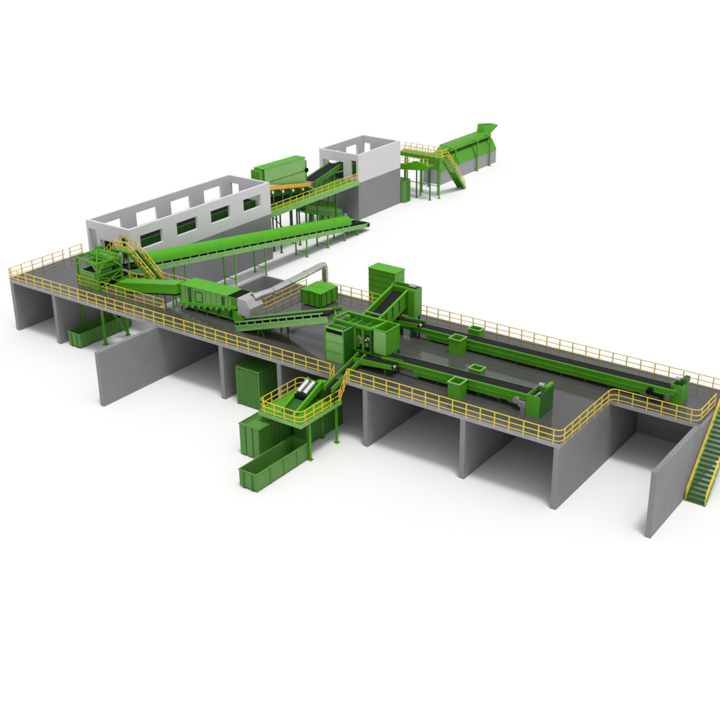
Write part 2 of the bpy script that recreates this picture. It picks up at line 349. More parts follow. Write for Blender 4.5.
# ------------------------------------------------------------------ stairs
def stairs(name, label, bottom, top, width, n, side, m_tread=DARKG, m_str=GREEN, rails=True, sp=.8, group='steel stairs with yellow handrails', ends=True):
    """bottom/top: centre line points; side: unit vector across"""
    P = Vector(bottom); Q = Vector(top); t = thing(name, label, 'stairs', tuple(P), group); s = Vector(side)
    for e in (-1, 1): MB().bar(P+s*e*width/2, Q+s*e*width/2, .06, .26).build('stringer', m_str, t)
    run = (Q-P); run.z = 0; dl = run.normalized(); rise = Q.z-P.z
    for k in range(n):
        c = P+(Q-P)*((k+.5)/n); dep = run.length/n*.62
        b = MB(); a1 = c+s*(width/2-.035)-dl*dep; 
        vs = [c+s*i*(width/2-.04)+dl*j*dep+Vector((0, 0, z)) for z in (0, .04) for i, j in ((-1, -1), (1, -1), (1, 1), (-1, 1))]
        b.add(vs, [(0, 3, 2, 1), (4, 5, 6, 7), (0, 1, 5, 4), (1, 2, 6, 5), (2, 3, 7, 6), (3, 0, 4, 7)]); b.build('tread', m_tread, t)
    if rails:
        for e in (-1, 1):
            for nm, h in (('handrail', .92), ('knee_rail', .48)):
                MB().bar(P+s*e*width/2+Vector((0, 0, h)), Q+s*e*width/2+Vector((0, 0, h)), .06).build(nm, YEL, t)
            k = max(2, round((Q-P).length/sp))
            b = MB()
            for i in range(k+1):
                c = P+(Q-P)*(i/k)+s*e*width/2; MB().box(c.x-.03, c.x+.03, c.y-.03, c.y+.03, c.z, c.z+.9).build('baluster', YEL, t)
    return t
bt = thing('crossover_bridge', 'green bridge landing with yellow rails over the black belt feeder, stairs on both sides', 'walkway', (8.2, 6.4, 5), None)
MB().box(7.3, 9.15, 5.9, 6.9, 7.35, 7.45).build('landing', GREEN, bt)
for x in (7.4, 9.05):
    for y in (5.95, 6.85): leg_part('leg', GREEN, bt, x, y, 5, 7.35, .1)
for y in (5.92, 6.88):
    b = MB()
    for z in (7.9, 8.33): b.bar((7.3, y, z), (9.15, y, z), .06)
    b.build('rail', YEL, bt)
    for x in (7.3, 7.9, 8.5, 9.15): MB().box(x-.03, x+.03, y-.03, y+.03, 7.45, 8.33).build('rail_post', YEL, bt)
stairs('bridge_stairs', 'yellow railed stairs coming down from the crossover bridge on its right', (12.2, 6.4, 5), (9.17, 6.4, 7.4), .95, 10, (0, 1, 0), sp=.62)
stairs('bridge_stairs', 'yellow railed stairs coming down from the crossover bridge on its left', (4.8, 6.4, 5), (7.28, 6.4, 7.4), .95, 10, (0, 1, 0), sp=.62)
stairs('outside_stairs', 'steep green stairs with yellow handrails outside the right end wall of the deck', (61.95, 6.0, 0), (61.95, 11.2, 4.95), 1.35, 20, (1, 0, 0), sp=.9)

# ------------------------------------------------------------------ closed short conveyor
t = thing('enclosed_conveyor', 'closed bright green conveyor rising from the steel tower to the screening machine', 'conveyor', (13.5, 3.6, 5))
M = Matrix.Identity(4)
MB().prism([(9.9, 5.22), (10.6, 5.75), (17.65, 7.02), (17.65, 6.3), (11.0, 5.1)], 'y', 3.1, 4.2).build('casing', BRIGHT, t)
MB().prism([(10.6, 5.77), (17.65, 7.04), (17.65, 7.16), (10.6, 5.9)], 'y', 3.05, 4.25).build('lid', BRIGHT, t)
MB().prism([(11.0, 4.98), (17.6, 6.13), (17.6, 6.27), (11.0, 5.08)], 'y', 3.15, 4.15).build('belt', BELT, t)
for x, z in ((15.2, 5.6), (17.1, 5.95)):
    zb = 0 if x < 16.8 else 5
    for y in (3.2, 4.1): leg_part('leg', GREEN, t, x, y, zb, z+.1, .11)

# ------------------------------------------------------------------ screening machine (trommel housing)
t = thing('screening_machine', 'big green screening machine with a sloping bright roof and a black roof opening', 'machine', (20.8, 4.4, 5))
MB().prism([(17.72, 5.55), (23.35, 6.42), (23.35, 7.12), (17.72, 7.02)], 'y', 3.52, 5.15).build('housing', PALE, t)
MB().prism([(17.66, 7.03), (22.95, 7.14), (22.95, 7.22), (19.3, 7.16), (18.4, 7.14), (17.66, 7.1)], 'y', 3.42, 5.3).build('roof', BRIGHT, t)
MB().grid([(22.952, 24.02, 3.42, 5.3)], [(22.98, 24.0, 3.45, 5.27)], 'z', 7.08, 7.22).build('roof_hatch_frame', GREEN, t)
MB().box(22.98, 24.0, 3.45, 5.27, 7.17, 7.19).build('roof_opening_shade', BLACK, t)  # black sheet standing for the shade inside the hatch
MB().prism([(17.55, 5.3), (24.0, 6.3), (24.0, 6.5), (17.55, 5.52)], 'y', 3.3, 5.3).build('inclined_frame', BRIGHT, t)
for x in (18.6, 22.3):
    MB().box(x, x+.32, 3.47, 3.518, 5.55+(x-17.7)*.155, 7.0).build('service_gap', DARKG, t)
dr = MB().grid([(19.35, 20.2, 5.9, 6.85)], [(19.42, 20.13, 5.97, 6.78)], 'y', 3.48, 3.519).build('service_door', DARKG, t)
MB().box(19.95, 20.05, 3.44, 3.479, 6.3, 6.42).build('handle', GALV, dr)
MB().box(23.36, 24.0, 3.55, 5.12, 6.4, 7.07).build('end_panel', GREEN, t)
b = MB()
for k in range(9): x = 17.9+k*.68; z = 5.24+(x-17.55)*.155; b.cyl((x, 3.2, z), (x, 3.4, z), .11, 10)
parts(b, 'support_roller', STEEL, t)
MB().box(18.6, 23.6, 3.45, 5.3, 5.25, 5.42).build('base_frame', GREEN, t)
MB().prism([(19.3, 5.25), (23.6, 5.25), (23.6, 6.2), (19.3, 5.55)], 'y', 3.6, 5.2).build('lower_hopper', GREEN, t)
for x in (19.4, 20.6, 21.8, 23.1): MB().box(x, x+.14, 3.42, 3.6, 5.0, 5.6+(x-19)*.15).build('leg', DARKG, t)
for x in (19.4, 21.8, 23.1): MB().box(x, x+.14, 5.2, 5.36, 5.0, 5.5).build('leg', DARKG, t)
b = MB()
for x in (18.25, 19.1, 20.5, 21.1, 21.7, 23.0): b.box(x, x+.05, 3.49, 3.518, 5.62+(x-17.7)*.155, 7.0)
parts(b, 'panel_joint', GREEN, t)
MB().prism([(23.62, 5.15), (24.6, 5.02), (24.6, 5.5), (24.0, 6.1), (23.62, 6.2)], 'y', 3.35, 5.0).build('outlet_box', GREEN, t)

# ------------------------------------------------------------------ suction hood with duct
t = thing('exhaust_duct', 'shiny steel hood and round duct bent down to the deck beside the pit', 'duct', (25.2, 9, 5))
MB().prism([(24.06, 5.9), (25.25, 5.75), (25.35, 6.55), (24.95, 7.2), (24.06, 7.25)], 'y', 3.45, 5.1).build('hood', HOOD, t)
b = MB(); r = .29
path = [Vector(p) for p in ((24.75, 4.6, 7.0), (24.95, 5.2, 7.12), (25.25, 6.2, 7.2), (25.35, 12.7, 7.5), (25.37, 13.05, 7.47), (25.37, 13.2, 7.2), (25.37, 13.2, 5.0))]
rings = []
for i, p in enumerate(path):
    d = ((path[min(i+1, len(path)-1)]-p).normalized()+(p-path[max(i-1, 0)]).normalized()).normalized(); a = d.cross(Vector((1, 0, 0))).normalized(); c = d.cross(a)
    rr = r*(1.45 if i == 0 else 1.15 if i == 1 else 1)
    rings.append([p+(a*math.cos(k*math.pi/9)+c*math.sin(k*math.pi/9))*rr for k in range(18)])
b.add([v for q in rings for v in q], [(i*18+k, i*18+(k+1) % 18, (i+1)*18+(k+1) % 18, (i+1)*18+k) for i in range(len(rings)-1) for k in range(18)])
b.build('pipe', STEEL, t, smooth=True)
b = MB()
for y, z in ((6.3, 7.2), (8.4, 7.3), (10.6, 7.4)): b.cyl((25.3, y, z), (25.3, y+.06, z), r+.03, 18)
b.cyl((25.37, 13.2, 5.0), (25.37, 13.2, 5.05), .32, 18)
parts(b, 'flange', GALV, t)

# ------------------------------------------------------------------ twin belt conveyors feeding the baler
t, M, L = conveyor('belt_conveyor', 'inclined conveyor with pale green lattice frame ending above the green press bin', (24.7, 2.95, 5.35), (33.9, 2.95, 8.25), 1.1, .42, legs=(), beammat=PALE, zleg=5, belt_z=.22, side_ribs=False, drums=False)
for y in (-.55, .55): MB(M).box(.1, L-.3, y-.06, y+.06, .26, .34).build('upper_rail', PALE, t)
MB(M).box(.15, L-.2, -.5, .5, .05, .19).build('belt_bed', BLACK, t)
MB(M).cyl((L-.1, -.45, .12), (L-.1, .45, .12), .14, 14).build('end_drum', BELT, t, smooth=True)
b = MB()
b.bar((27.2, 2.5, 5.75), (26.9, 2.5, 5.0), .12).bar((27.2, 2.5, 5.75), (27.6, 2.5, 5.0), .1).bar((27.2, 3.4, 5.75), (26.9, 3.4, 5.0), .12).bar((27.2, 3.4, 5.75), (27.6, 3.4, 5.0), .1)
parts(b, 'trestle', DARKG, t)
b = MB(M)
for k in range(11): b.box(.5+k*.85, .58+k*.85, -.6, -.54, .042, .258)
parts(b, 'frame_bar', PALE, t)
t, M, L = conveyor('belt_conveyor', 'bright green rimmed conveyor behind the lattice framed one, rising to the press bin', (25.4, 4.6, 5.5), (33.4, 4.6, 8.05), .9, .26, legs=(), beammat=BRIGHT, zleg=5, belt_z=-.12, side_ribs=False, drums=False)
b = MB(); b.bar((28.0, 4.1, 6.0), (28.0, 4.1, 5.0), .12).bar((28.0, 4.9, 6.0), (28.0, 4.9, 5.0), .12); parts(b, 'trestle', DARKG, t)

# ------------------------------------------------------------------ press bin, frame, hopper
t = thing('press_bin', 'tall pale green bin with three stacked panels at the front of the central machine group', 'bin', (35, 2.6, 5))
MB().grid([(34.1, 35.85, 1.9, 3.3)], [(34.17, 35.78, 1.98, 3.22)], 'z', 5.02, 7.72).build('shell', PALE, t)
b = MB()
for z in (5.85, 6.65, 7.3): b.box(34.08, 35.87, 1.86, 1.899, z, z+.045)
for x in (34.08, 35.79): b.box(x, x+.08, 1.84, 1.898, 5.0, 7.74)
parts(b, 'panel_joint', GREEN, t)
MB().box(34.25, 35.7, 1.87, 1.897, 7.35, 7.62).build('view_slot', BLACK, t)
MB().box(34.18, 35.77, 1.99, 3.21, 7.6, 7.68).build('lid', DARKG, t)
MB().box(34.3, 35.6, 2.4, 2.55, 7.682, 7.78).build('lid_bar', GREEN, t)
MB().box(35.852, 35.9, 1.9, 3.3, 5.0, 7.7).build('side_plate', DARKG, t)
b = MB()
b.cyl((33.75, 2.4, 5.45), (34.1, 2.4, 5.45), .22, 14).cyl((33.8, 2.6, 6.1), (34.1, 2.6, 6.1), .18, 14).box(33.85, 34.08, 2.2, 2.8, 5.0, 7.4)
b.build('hydraulic_unit', GREY, t, smooth=True)

t = thing('machine_frame', 'green steel portal frame with silver cylinders between the pale bin and the square hopper', 'steel frame', (36.2, 4.0, 5))
b = MB()
b.bar((34.0, 3.05, 7.9), (37.6, 3.05, 7.9), .14, .14).bar((34.0, 5.1, 7.65), (37.5, 5.1, 7.65), .22, .36)
b.bar((34.0, 3.05, 7.9), (34.0, 5.1, 7.8), .18).bar((37.5, 3.05, 7.9), (37.5, 5.1, 7.7), .18)
parts(b, 'top_beam', BRIGHT, t)
for x in (36.0, 36.75, 37.45): MB().box(x-.08, x+.08, 3.02, 3.18, 5.0, 7.8).build('post', GREEN if x < 37 else DARKG, t)
for x in (34.1, 37.4): MB().box(x-.08, x+.08, 5.02, 5.18, 5.0, 7.5).build('post', GREEN, t)
MB().box(35.92, 37.6, 2.85, 3.02, 5.92, 6.02).build('sill_beam', ORG if False else DARKG, t)
MB().box(35.95, 37.45, 3.6, 4.9, 6.05, 7.3).build('press_body', DARKG, t)
MB().box(34.2, 35.9, 3.4, 4.95, 5.0, 7.35).build('press_cabinet', GREEN, t)
MB().box(34.15, 37.3, 3.3, 4.85, 7.42, 7.55).build('cover_plate', DARKG, t)
MB().prism([(4.86, 7.0), (4.97, 7.0), (4.97, 7.95), (4.7, 7.95)], 'x', 34.2, 37.3).build('back_plate', GREEN, t)
MB().box(34.05, 35.95, 3.302, 3.38, 5.0, 7.4).build('front_panel', DARKG, t)
MB().prism([(35.9, 5.02), (37.5, 5.02), (37.5, 5.9), (36.6, 6.3), (35.9, 6.3)], 'y', 4.9, 5.9).build('discharge_box', GREEN, t)
MB().prism([(36.02, 6.6), (37.5, 6.6), (37.5, 7.5), (36.4, 7.5)], 'y', 5.2, 5.9).build('transfer_chute', DARKG, t)
MB().cyl((34.6, 4.1, 7.552), (34.6, 4.1, 7.95), .2, 16).build('filling_pipe', GREEN, t, smooth=True)
for x in (34.9, 35.5, 36.4): MB().box(x, x+.1, 3.32, 4.8, 7.552, 7.64).build('cover_rib', GREEN, t)
b = MB()
for x in (36.3, 36.6, 37.1): b.cyl((x, 3.2, 6.95), (x, 3.6, 6.95), .13, 14).cyl((x, 2.95, 6.95), (x, 3.2, 6.95), .08, 12)
b.cyl((36.0, 3.3, 6.5), (36.5, 3.3, 6.9), .08, 10)
parts(b, 'hydraulic_cylinder', STEEL, t)
b = MB()
for x in (36.35, 37.0): b.box(x, x+.12, 3.45, 3.598, 6.1, 7.25)
parts(b, 'guide', GREEN, t)
for x, z in ((36.3, 6.4), (36.85, 6.25), (37.2, 6.6)): MB().box(x, x+.2, 3.25, 3.44, z, z+.3).build('valve_block', GALV, t)
MB().box(36.02, 37.4, 3.2, 3.3, 7.25, 7.4).build('tie_beam', DARKG, t)
MB().box(36.05, 36.25, 3.25, 3.55, 6.05, 7.2).build('oil_tank', GREEN, t)
MB().box(36.1, 37.4, 3.3, 4.6, 5.0, 5.9).build('plinth', DARKG, t)

t = thing('square_hopper', 'square open green hopper standing over the start of the front deck conveyor', 'hopper', (38.15, 4.1, 5))
MB().grid([(37.62, 38.75, 3.2, 4.95)], [(37.69, 38.68, 3.27, 4.88)], 'z', 5.98, 7.85).build('shell', GREEN, t)
b = MB().grid([(37.58, 38.79, 3.16, 4.99)], [(37.68, 38.69, 3.26, 4.89)], 'z', 7.852, 7.92); b.build('rim', BRIGHT, t)
MB().box(37.7, 38.67, 3.28, 4.87, 7.0, 7.05).build('base_plate', DARKG, t)  # raised dark plate, its colour stands for shade inside the hopper
MB().box(37.64, 38.72, 3.16, 3.199, 6.0, 7.84).build('front_plate', PALE, t)
for x, y in ((37.68, 3.9), (38.69, 4.89), (37.68, 4.89)): MB().box(x-.06, x+.06, y-.06, y+.06, 5.0, 5.979).build('leg', DARKG, t)

# ------------------------------------------------------------------ rising belt and head chute
t = thing('rising_conveyor', 'steep black belt conveyor with high green sides climbing to the back chute', 'conveyor', (35.3, 7.5, 5))
for x in (34.5, 36.0):
    MB().prism([(4.6, 6.95), (6.6, 7.35), (10.1, 8.35), (10.1, 7.1), (6.9, 6.15), (4.6, 5.95)], 'x', x-.05, x+.05).build('side_panel', GREEN, t)
    MB().prism([(4.6, 6.95), (6.6, 7.35), (10.1, 8.35), (10.1, 8.47), (6.6, 7.46), (4.6, 7.06)], 'x', x-.09, x+.09).build('side_rim', BRIGHT, t)
b = MB()
for k in range(6): y = 5.2+k*.9; z = 6.9+(y-4.6)*.235; b.box(36.05, 36.12, y, y+.08, z-.85, z+.05)
parts(b, 'side_rib', DARKG, t)
MB().prism([(4.7, 6.45), (6.7, 6.85), (10.2, 8.05), (10.2, 7.99), (6.7, 6.79), (4.7, 6.39)], 'x', 34.56, 35.94).build('belt', BELT, t)
MB().box(34.4, 36.1, 6.45, 6.55, 7.42, 7.52).build('cross_bar', PALE, t)
for y, z in ((6.9, 6.1), (9.2, 6.8)):
    for x in (34.55, 35.95): leg_part('leg', DARKG, t, x, y, 5.0, z+.1, .12)
t = thing('discharge_chute', 'green box chute at the top of the rising belt above the back conveyor', 'chute', (35.7, 10.5, 5))
MB().grid([(34.35, 36.75, 6.25, 8.55)], [(34.6, 35.9, 7.3, 8.4)], 'y', 10.12, 10.2).build('front_plate', GREEN, t)
MB().grid([(34.35, 36.75, 10.202, 11.0)], [(34.43, 36.67, 10.25, 10.92)], 'z', 6.25, 8.56).build('shell', GREEN, t)
MB().box(36.12, 36.75, 9.95, 10.119, 6.25, 8.5).build('side_cheek', GREEN, t)
MB().cyl((35.9, 10.6, 8.62), (36.5, 10.6, 8.62), .16, 14).build('drive_motor', STEEL, t, smooth=True)
for x in (34.5, 36.6): MB().box(x-.07, x+.07, 10.8, 10.94, 5.0, 6.249).build('leg', DARKG, t)

# ------------------------------------------------------------------ two long deck conveyors
def trough(name, label, x0, x1, y0, y1, za, zb, xs, end=True):
    t = thing(name, label, 'conveyor', ((x0+x1)/2, (y0+y1)/2, 5)); zz = lambda x: za+(zb-za)*(x-x0)/(x1-x0)
    for y, s in ((y0, -1), (y1, 1)):
        e = 0 if s < 0 else .12
        MB().prism([(x0, zz(x0)-.42), (x1, zz(x1)-.42), (x1, zz(x1)-e), (x0, zz(x0)-e)], 'y', y, y+.07).build('side_beam', GREEN, t)
        ya, yb = (y-.09, y-.001) if s < 0 else (y+.071, y+.16)
        if s < 0: MB().prism([(x0, zz(x0)-.06), (x1, zz(x1)-.06), (x1, zz(x1)+.03), (x0, zz(x0)+.03)], 'y', ya, yb).build('top_flange', BRIGHT, t)
        MB().prism([(xs, zz(xs)-.8), (x1-.6, zz(x1)-.82), (x1-.6, zz(x1)-.44), (xs, zz(xs)-.42)], 'y', y+(.0 if s > 0 else -.0), y+.08).build('lower_skirt', GREEN, t)
        MB().prism([(xs, zz(xs)-.46), (x1-.6, zz(x1)-.46), (x1-.6, zz(x1)-.38), (xs, zz(xs)-.38)], 'y', ya-.0, yb).build('lower_flange', GREEN, t)
    MB().prism([(x0+.2, zz(x0)-.14), (x1-.1, zz(x1)-.14), (x1-.1, zz(x1)-.1), (x0+.2, zz(x0)-.1)], 'y', y0+.09, y1-.02).build('belt', BELT, t)
    k = int((x1-xs)/1.9)
    for i in range(k+1):
        x = xs+.3+(x1-xs-1.4)*i/k
        MB().box(x-.05, x+.05, y0+.09, y1-.02, 5.0, zz(x)-.2).build('cross_foot', DARKG, t)
    MB().cyl((x1-.1, y0+.1, zz(x1)-.2), (x1-.1, y1-.03, zz(x1)-.2), .13, 14).build('end_drum', STEEL, t, smooth=True)
    return t
trough('deck_conveyor', 'front one of the two long black belt conveyors lying flat on the deck', 38.6, 51.2, 2.85, 4.15, 6.0, 6.3, 41.4)
trough('deck_conveyor', 'back one of the two long black belt conveyors, next to the rear railing', 36.0, 58.6, 9.2, 10.4, 5.92, 6.2, 38.4)
for lab, xa, xb, ya, yb, z in (('low green feed conveyor with a rounded steel nose leading onto the front deck conveyor', 36.6, 40.2, 2.0, 3.3, 5.6),
                               ('low green feed conveyor with a rounded steel nose leading onto the back deck conveyor', 35.2, 37.9, 8.9, 9.9, 5.95)):
    t = thing('feed_conveyor', lab, 'conveyor', ((xa+xb)/2, (ya+yb)/2, 5), 'short feed conveyors under the central machines')
    for y in (ya, yb-.08): MB().prism([(xa, z-.3), (xb, z+.08), (xb, z+.38), (xa, z+.2)], 'y', y, y+.08).build('side_beam', GREEN, t)
    MB().prism([(xa+.1, z), (xb-.1, z+.2), (xb-.1, z+.26), (xa+.1, z+.06)], 'y', ya+.1, yb-.1).build('belt', BELT, t)
    MB().cyl((xb-.05, ya+.0, z+.25), (xb-.05, ya+.28, z+.25), .13, 14).build('end_drum', STEEL, t, smooth=True)
    for x in (xa+.5, xb-.9): MB().box(x, x+.1, ya+.09, yb-.09, 5.0, z-.02).build('leg', DARKG, t)
def open_box(label, x0, x1, y0, y1, zt):
    t = thing('drop_box', label, 'hopper', ((x0+x1)/2, (y0+y1)/2, 5), 'square drop boxes beside the deck conveyors')
    MB().grid([(x0, x1, y0, y1)], [(x0+.06, x1-.06, y0+.06, y1-.06)], 'z', 5.0, zt).build('shell', GREEN, t)
    MB().grid([(x0-.05, x1+.05, y0-.05, y1+.05)], [(x0+.055, x1-.055, y0+.055, y1-.055)], 'z', zt+.002, zt+.07).build('rim', PALE, t)
    MB().box(x0+.07, x1-.07, y0+.07, y1-.07, 5.3, 5.33).build('base_plate', DARKG, t)
open_box('open green drop box in front of the front deck conveyor', 45.0, 45.95, 1.72, 2.7, 6.13)
open_box('open green drop box peeking up behind the front deck conveyor', 45.1, 46.05, 4.35, 5.1, 6.2)
open_box('open green drop box in front of the back deck conveyor', 41.1, 42.1, 8.1, 9.05, 6.22)
open_box('open green drop box between the back deck conveyor and the rear railing', 41.3, 42.3, 10.6, 11.3, 6.2)
t = thing('end_chute', 'green end chute with a white drive unit closing the front deck conveyor', 'chute', (51.4, 3.2, 5))
MB().grid([(50.75, 51.8, 2.5, 4.3)], [(50.83, 51.72, 2.58, 4.22)], 'z', 5.0, 6.48).build('shell', GREEN, t)
MB().box(51.6, 51.86, 3.4, 4.32, 6.482, 6.95).build('upper_cheek', GREEN, t)
MB().box(51.802, 51.88, 2.48, 4.3, 5.0, 6.75).build('outer_plate', DARKG, t)
MB().cyl((51.0, 3.9, 6.72), (51.4, 3.9, 6.72), .16, 14).build('drive_unit', GALV, t, smooth=True)
b = MB(); b.cyl((49.9, 2.55, 5.75), (49.9, 2.84, 5.75), .22, 14).box(50.1, 50.7, 2.56, 2.84, 5.35, 5.75).box(50.25, 50.65, 2.6, 2.84, 5.0, 5.35)
b.build('gear_motor', GREY, t, smooth=True)
t = thing('end_chute', 'green end chute closing the back deck conveyor near the right end', 'chute', (58.6, 10.1, 5))
MB().grid([(58.15, 59.0, 9.6, 10.9)], [(58.22, 58.93, 9.67, 10.83)], 'z', 5.0, 6.42).build('shell', GREEN, t)
MB().box(58.7, 59.04, 10.1, 10.92, 6.422, 6.75).build('upper_cheek', DARKG, t)
MB().cyl((58.25, 10.3, 6.6), (58.6, 10.3, 6.6), .16, 14).build('drive_unit', GALV, t, smooth=True)
b = MB(); b.cyl((56.9, 8.9, 5.75), (56.9, 9.18, 5.75), .24, 14).box(57.1, 57.9, 8.95, 9.15, 5.5, 5.7); b.build('gear_motor', BLACK, t, smooth=True)

# ------------------------------------------------------------------ containers
def ribbed(b, x0, x1, y0, y1, z0, z1, n, axis, d=.05, wr=.12):
    for k in range(n):
        f = (k+.5)/n if n > 1 else .5
        if axis == 'y-': x = x0+(x1-x0)*k/(n-1) if n > 1 else x0; b.box(max(x0, x-wr/2), min(x1, x+wr/2), y0-d, y0-.001, z0, z1)
        if axis == 'x+': y = y0+(y1-y0)*k/(n-1); b.box(x1+.001, x1+d, max(y0, y-wr/2), min(y1, y+wr/2), z0, z1)
def rolloff(label, x0, x1, y0, y1, h, n, group='open roll-off containers on the ground', lm=CONTL, dm=CONT):
    t = thing('rolloff_container', label, 'container', ((x0+x1)/2, (y0+y1)/2, 0), group)
    sh = MB().grid([(x0, x1, y0, y1)], [(x0+.05, x1-.05, y0+.05, y1-.05)], 'z', .14, h-.08).build('shell', lm, t)
    MB().grid([(x0-.04, x1+.04, y0-.04, y1+.04)], [(x0+.052, x1-.052, y0+.052, y1-.052)], 'z', h-.078, h).build('rim', lm, t)
    MB().box(x0+.052, x1-.052, y0+.052, y1-.052, .15, .2).build('floor', dm, t)
    b = MB(); ribbed(b, x0, x1, y0, y1, .14, h-.08, n, 'x+', .05, .08); parts(b, 'side_rib', lm, sh)
    for x in (x0+.35, x1-.45): MB().box(x, x+.1, y0-.07, y0-.001, .1, h-.08).build('hook_bar', dm, t)
    for x in (x0+.3, x1-.45): MB().box(x, x+.16, y0-.02, y1, 0, .138).build('skid', dm, t)
rolloff('open green roll-off container in the foreground below the raised sorting platform', 35.3, 36.85, -9.45, -3.7, 1.4, 5)
rolloff('open green roll-off container under the steel tower at the left', 6.75, 8.2, .3, 6.3, 1.38, 14)
t = thing('closed_container', 'tall green container with wide front panels, partly under the raised platform', 'container', (33.2, -3, 0), 'closed green containers below the deck')
MB().box(32.3, 34.15, -5.95, .2, .1, 2.45).build('body', CONT, t)
MB().grid([(32.25, 34.2, -6.0, -1.0)], [(32.35, 32.85, -5.8, -1.2)], 'z', 2.452, 2.52).build('lid', CONTL, t)
for x in (32.3, 32.95, 33.6): MB().box(x+.03, x+.53, -6.0, -5.952, .12, 2.44).build('front_panel', CONTL, t)
b = MB(); ribbed(b, 32.3, 34.15, -5.9, .15, .12, 2.4, 15, 'x+', .06, .1); b.build('side_rib', CONT, t)
for x in (32.4, 33.8): MB().box(x, x+.15, -5.9, .1, 0, .099).build('skid', DARKG, t)
t = thing('closed_container', 'dark green ribbed container standing deep under the raised platform', 'container', (35, .5, 0), 'closed green containers below the deck')
MB().box(34.45, 35.6, -2.6, 1.9, .1, 2.3).build('body', CONT, t)
b = MB(); ribbed(b, 34.45, 35.6, -2.55, 1.85, .12, 2.25, 14, 'x+', .05, .1); b.build('side_rib', CONT, t)
for x in (34.5, 35.35): MB().box(x, x+.15, -2.5, 1.8, 0, .099).build('skid', DARKG, t)
t = thing('corrugated_container', 'tall corrugated green container half under the deck between two cross walls', 'container', (27.8, 1.3, 0), 'closed green containers below the deck')
MB().box(26.72, 29.0, .06, 2.5, .05, 3.2).build('body', CONT, t)
b = MB()
for k in range(15): x = 26.8+k*.148; b.prism([(x, .058), (x+.03, .0), (x+.08, .0), (x+.11, .058)], 'z', .15, 3.12)
b.build('front_corrugation', CONTL, t)
b = MB()
for k in range(12): y = .25+k*.18; b.prism([(29.002, y), (29.05, y+.03), (29.05, y+.09), (29.002, y+.12)], 'z', .15, 3.1)
b.build('side_corrugation', CONT, t)
b = MB(); b.box(26.7, 29.04, .0, .08, 3.202, 3.28).box(28.96, 29.06, .082, 2.5, 3.202, 3.28).box(26.7, 26.8, .082, 2.5, 3.202, 3.28).box(28.93, 29.06, -.03, .055, .05, 3.2).box(26.7, 26.8, -.03, .055, .05, 3.2)
b.build('corner_frame', CONTL, t)
t = thing('equipment_container', 'low green container with a split lid on the deck beside the duct', 'container', (26.5, 11, 5))
MB().box(25.45, 27.55, 9.75, 12.1, 5.12, 6.3).build('body', GREEN, t)
for y0, y1 in ((9.72, 10.88), (10.94, 12.13)): MB().prism([(25.4, 6.302), (27.6, 6.302), (27.6, 6.35), (26.5, 6.42), (25.4, 6.35)], 'y', y0, y1).build('lid', BRIGHT, t)
b = MB()
for x in (25.5, 26.3, 26.9, 27.45): b.box(x, x+.06, 9.7, 9.749, 5.14, 6.28)
for y in (9.85, 10.5, 11.2, 12.0): b.box(27.552, 27.6, y, y+.06, 5.14, 6.28)
parts(b, 'side_rib', DARKG, t)
MB().box(25.7, 25.85, 9.8, 12.0, 5.0, 5.119).box(27.1, 27.25, 9.8, 12.0, 5.0, 5.119).build('skid', DARKG, t)
t = thing('control_cabin', 'tall plain green cabin rising behind the back railing of the deck', 'cabin', (29.2, 17, 0))
MB().box(27.75, 30.55, 16.3, 17.75, .0, 6.75).build('body', GREEN, t)
MB().box(27.7, 30.6, 16.25, 17.8, 6.752, 6.82).build('roof', BRIGHT, t)
b = MB()
for z in (5.2, 5.75, 6.3): b.box(27.75, 30.55, 16.28, 16.299, z, z+.025)
parts(b, 'panel_joint', DARKG, t)
MB().grid([(16.75, 17.45, 5.2, 6.3)], [(16.8, 17.4, 5.25, 6.25)], 'x', 30.552, 30.58).build('vent_frame', PALE, t)

# ------------------------------------------------------------------ raised platform in front of the deck
t = thing('sorting_platform', 'raised green steel platform on legs in front of the deck edge', 'platform', (35.2, -2.5, 0))
MB().box(33.3, 37.1, -4.9, -.25, 3.3, 3.36).build('floor', GREEN, t)
MB().grid([(33.25, 37.15, -4.95, -.2)], [(33.35, 37.05, -4.85, -.3)], 'z', 3.0, 3.299).build('edge_beam', PALE, t)
b = MB()
for y in (-3.6, -2.2, -1.0): b.box(33.36, 37.04, y, y+.1, 3.05, 3.28)
parts(b, 'cross_beam', DARKG, t)
for x, y in ((37.0, -.7), (37.0, -3.82), (35.6, -.68), (33.45, -4.7), (33.45, -.7)):
    leg_part('leg', GREEN, t, x, y, 0, 3.0, .15)
b = MB(); b.box(36.6, 37.1, -.2, .0, 4.4, 4.5)
railing('yellow railing around three sides of the raised platform in front of the deck', [(35.0, -.25, 3.35), (33.3, -.25, 3.35), (33.3, -4.9, 3.35), (37.1, -4.9, 3.35), (37.1, -.35, 3.35)], sp=.95, drop=.3)
railing('sloping yellow railing on the right of the chute from platform to deck', [(37.12, -.35, 3.35), (37.55, .0, 5.0)], sp=.75, drop=.1, fillet=0)
railing('sloping yellow railing on the left of the chute from platform to deck', [(35.95, -.4, 3.35), (36.38, .0, 5.0)], sp=.75, drop=.1, fillet=0)
# descending chute conveyor
t = thing('chute_conveyor', 'green sloping conveyor coming out under the portal frame down to the raised platform', 'conveyor', (36.9, 1.2, 5))
for x in (36.45, 37.1): MB().prism([(-1.3, 4.35), (3.1, 5.6), (3.1, 5.95), (-1.3, 4.72)], 'x', x-.05, x+.05).build('side_panel', GREEN, t)
MB().prism([(-1.2, 4.45), (3.0, 5.65), (3.0, 5.7), (-1.2, 4.5)], 'x', 36.51, 37.04).build('belt', BELT, t)
for x in (36.45, 37.1): MB().box(x-.05, x+.05, -1.1, -1.0, 3.362, 4.42).build('leg', DARKG, t)
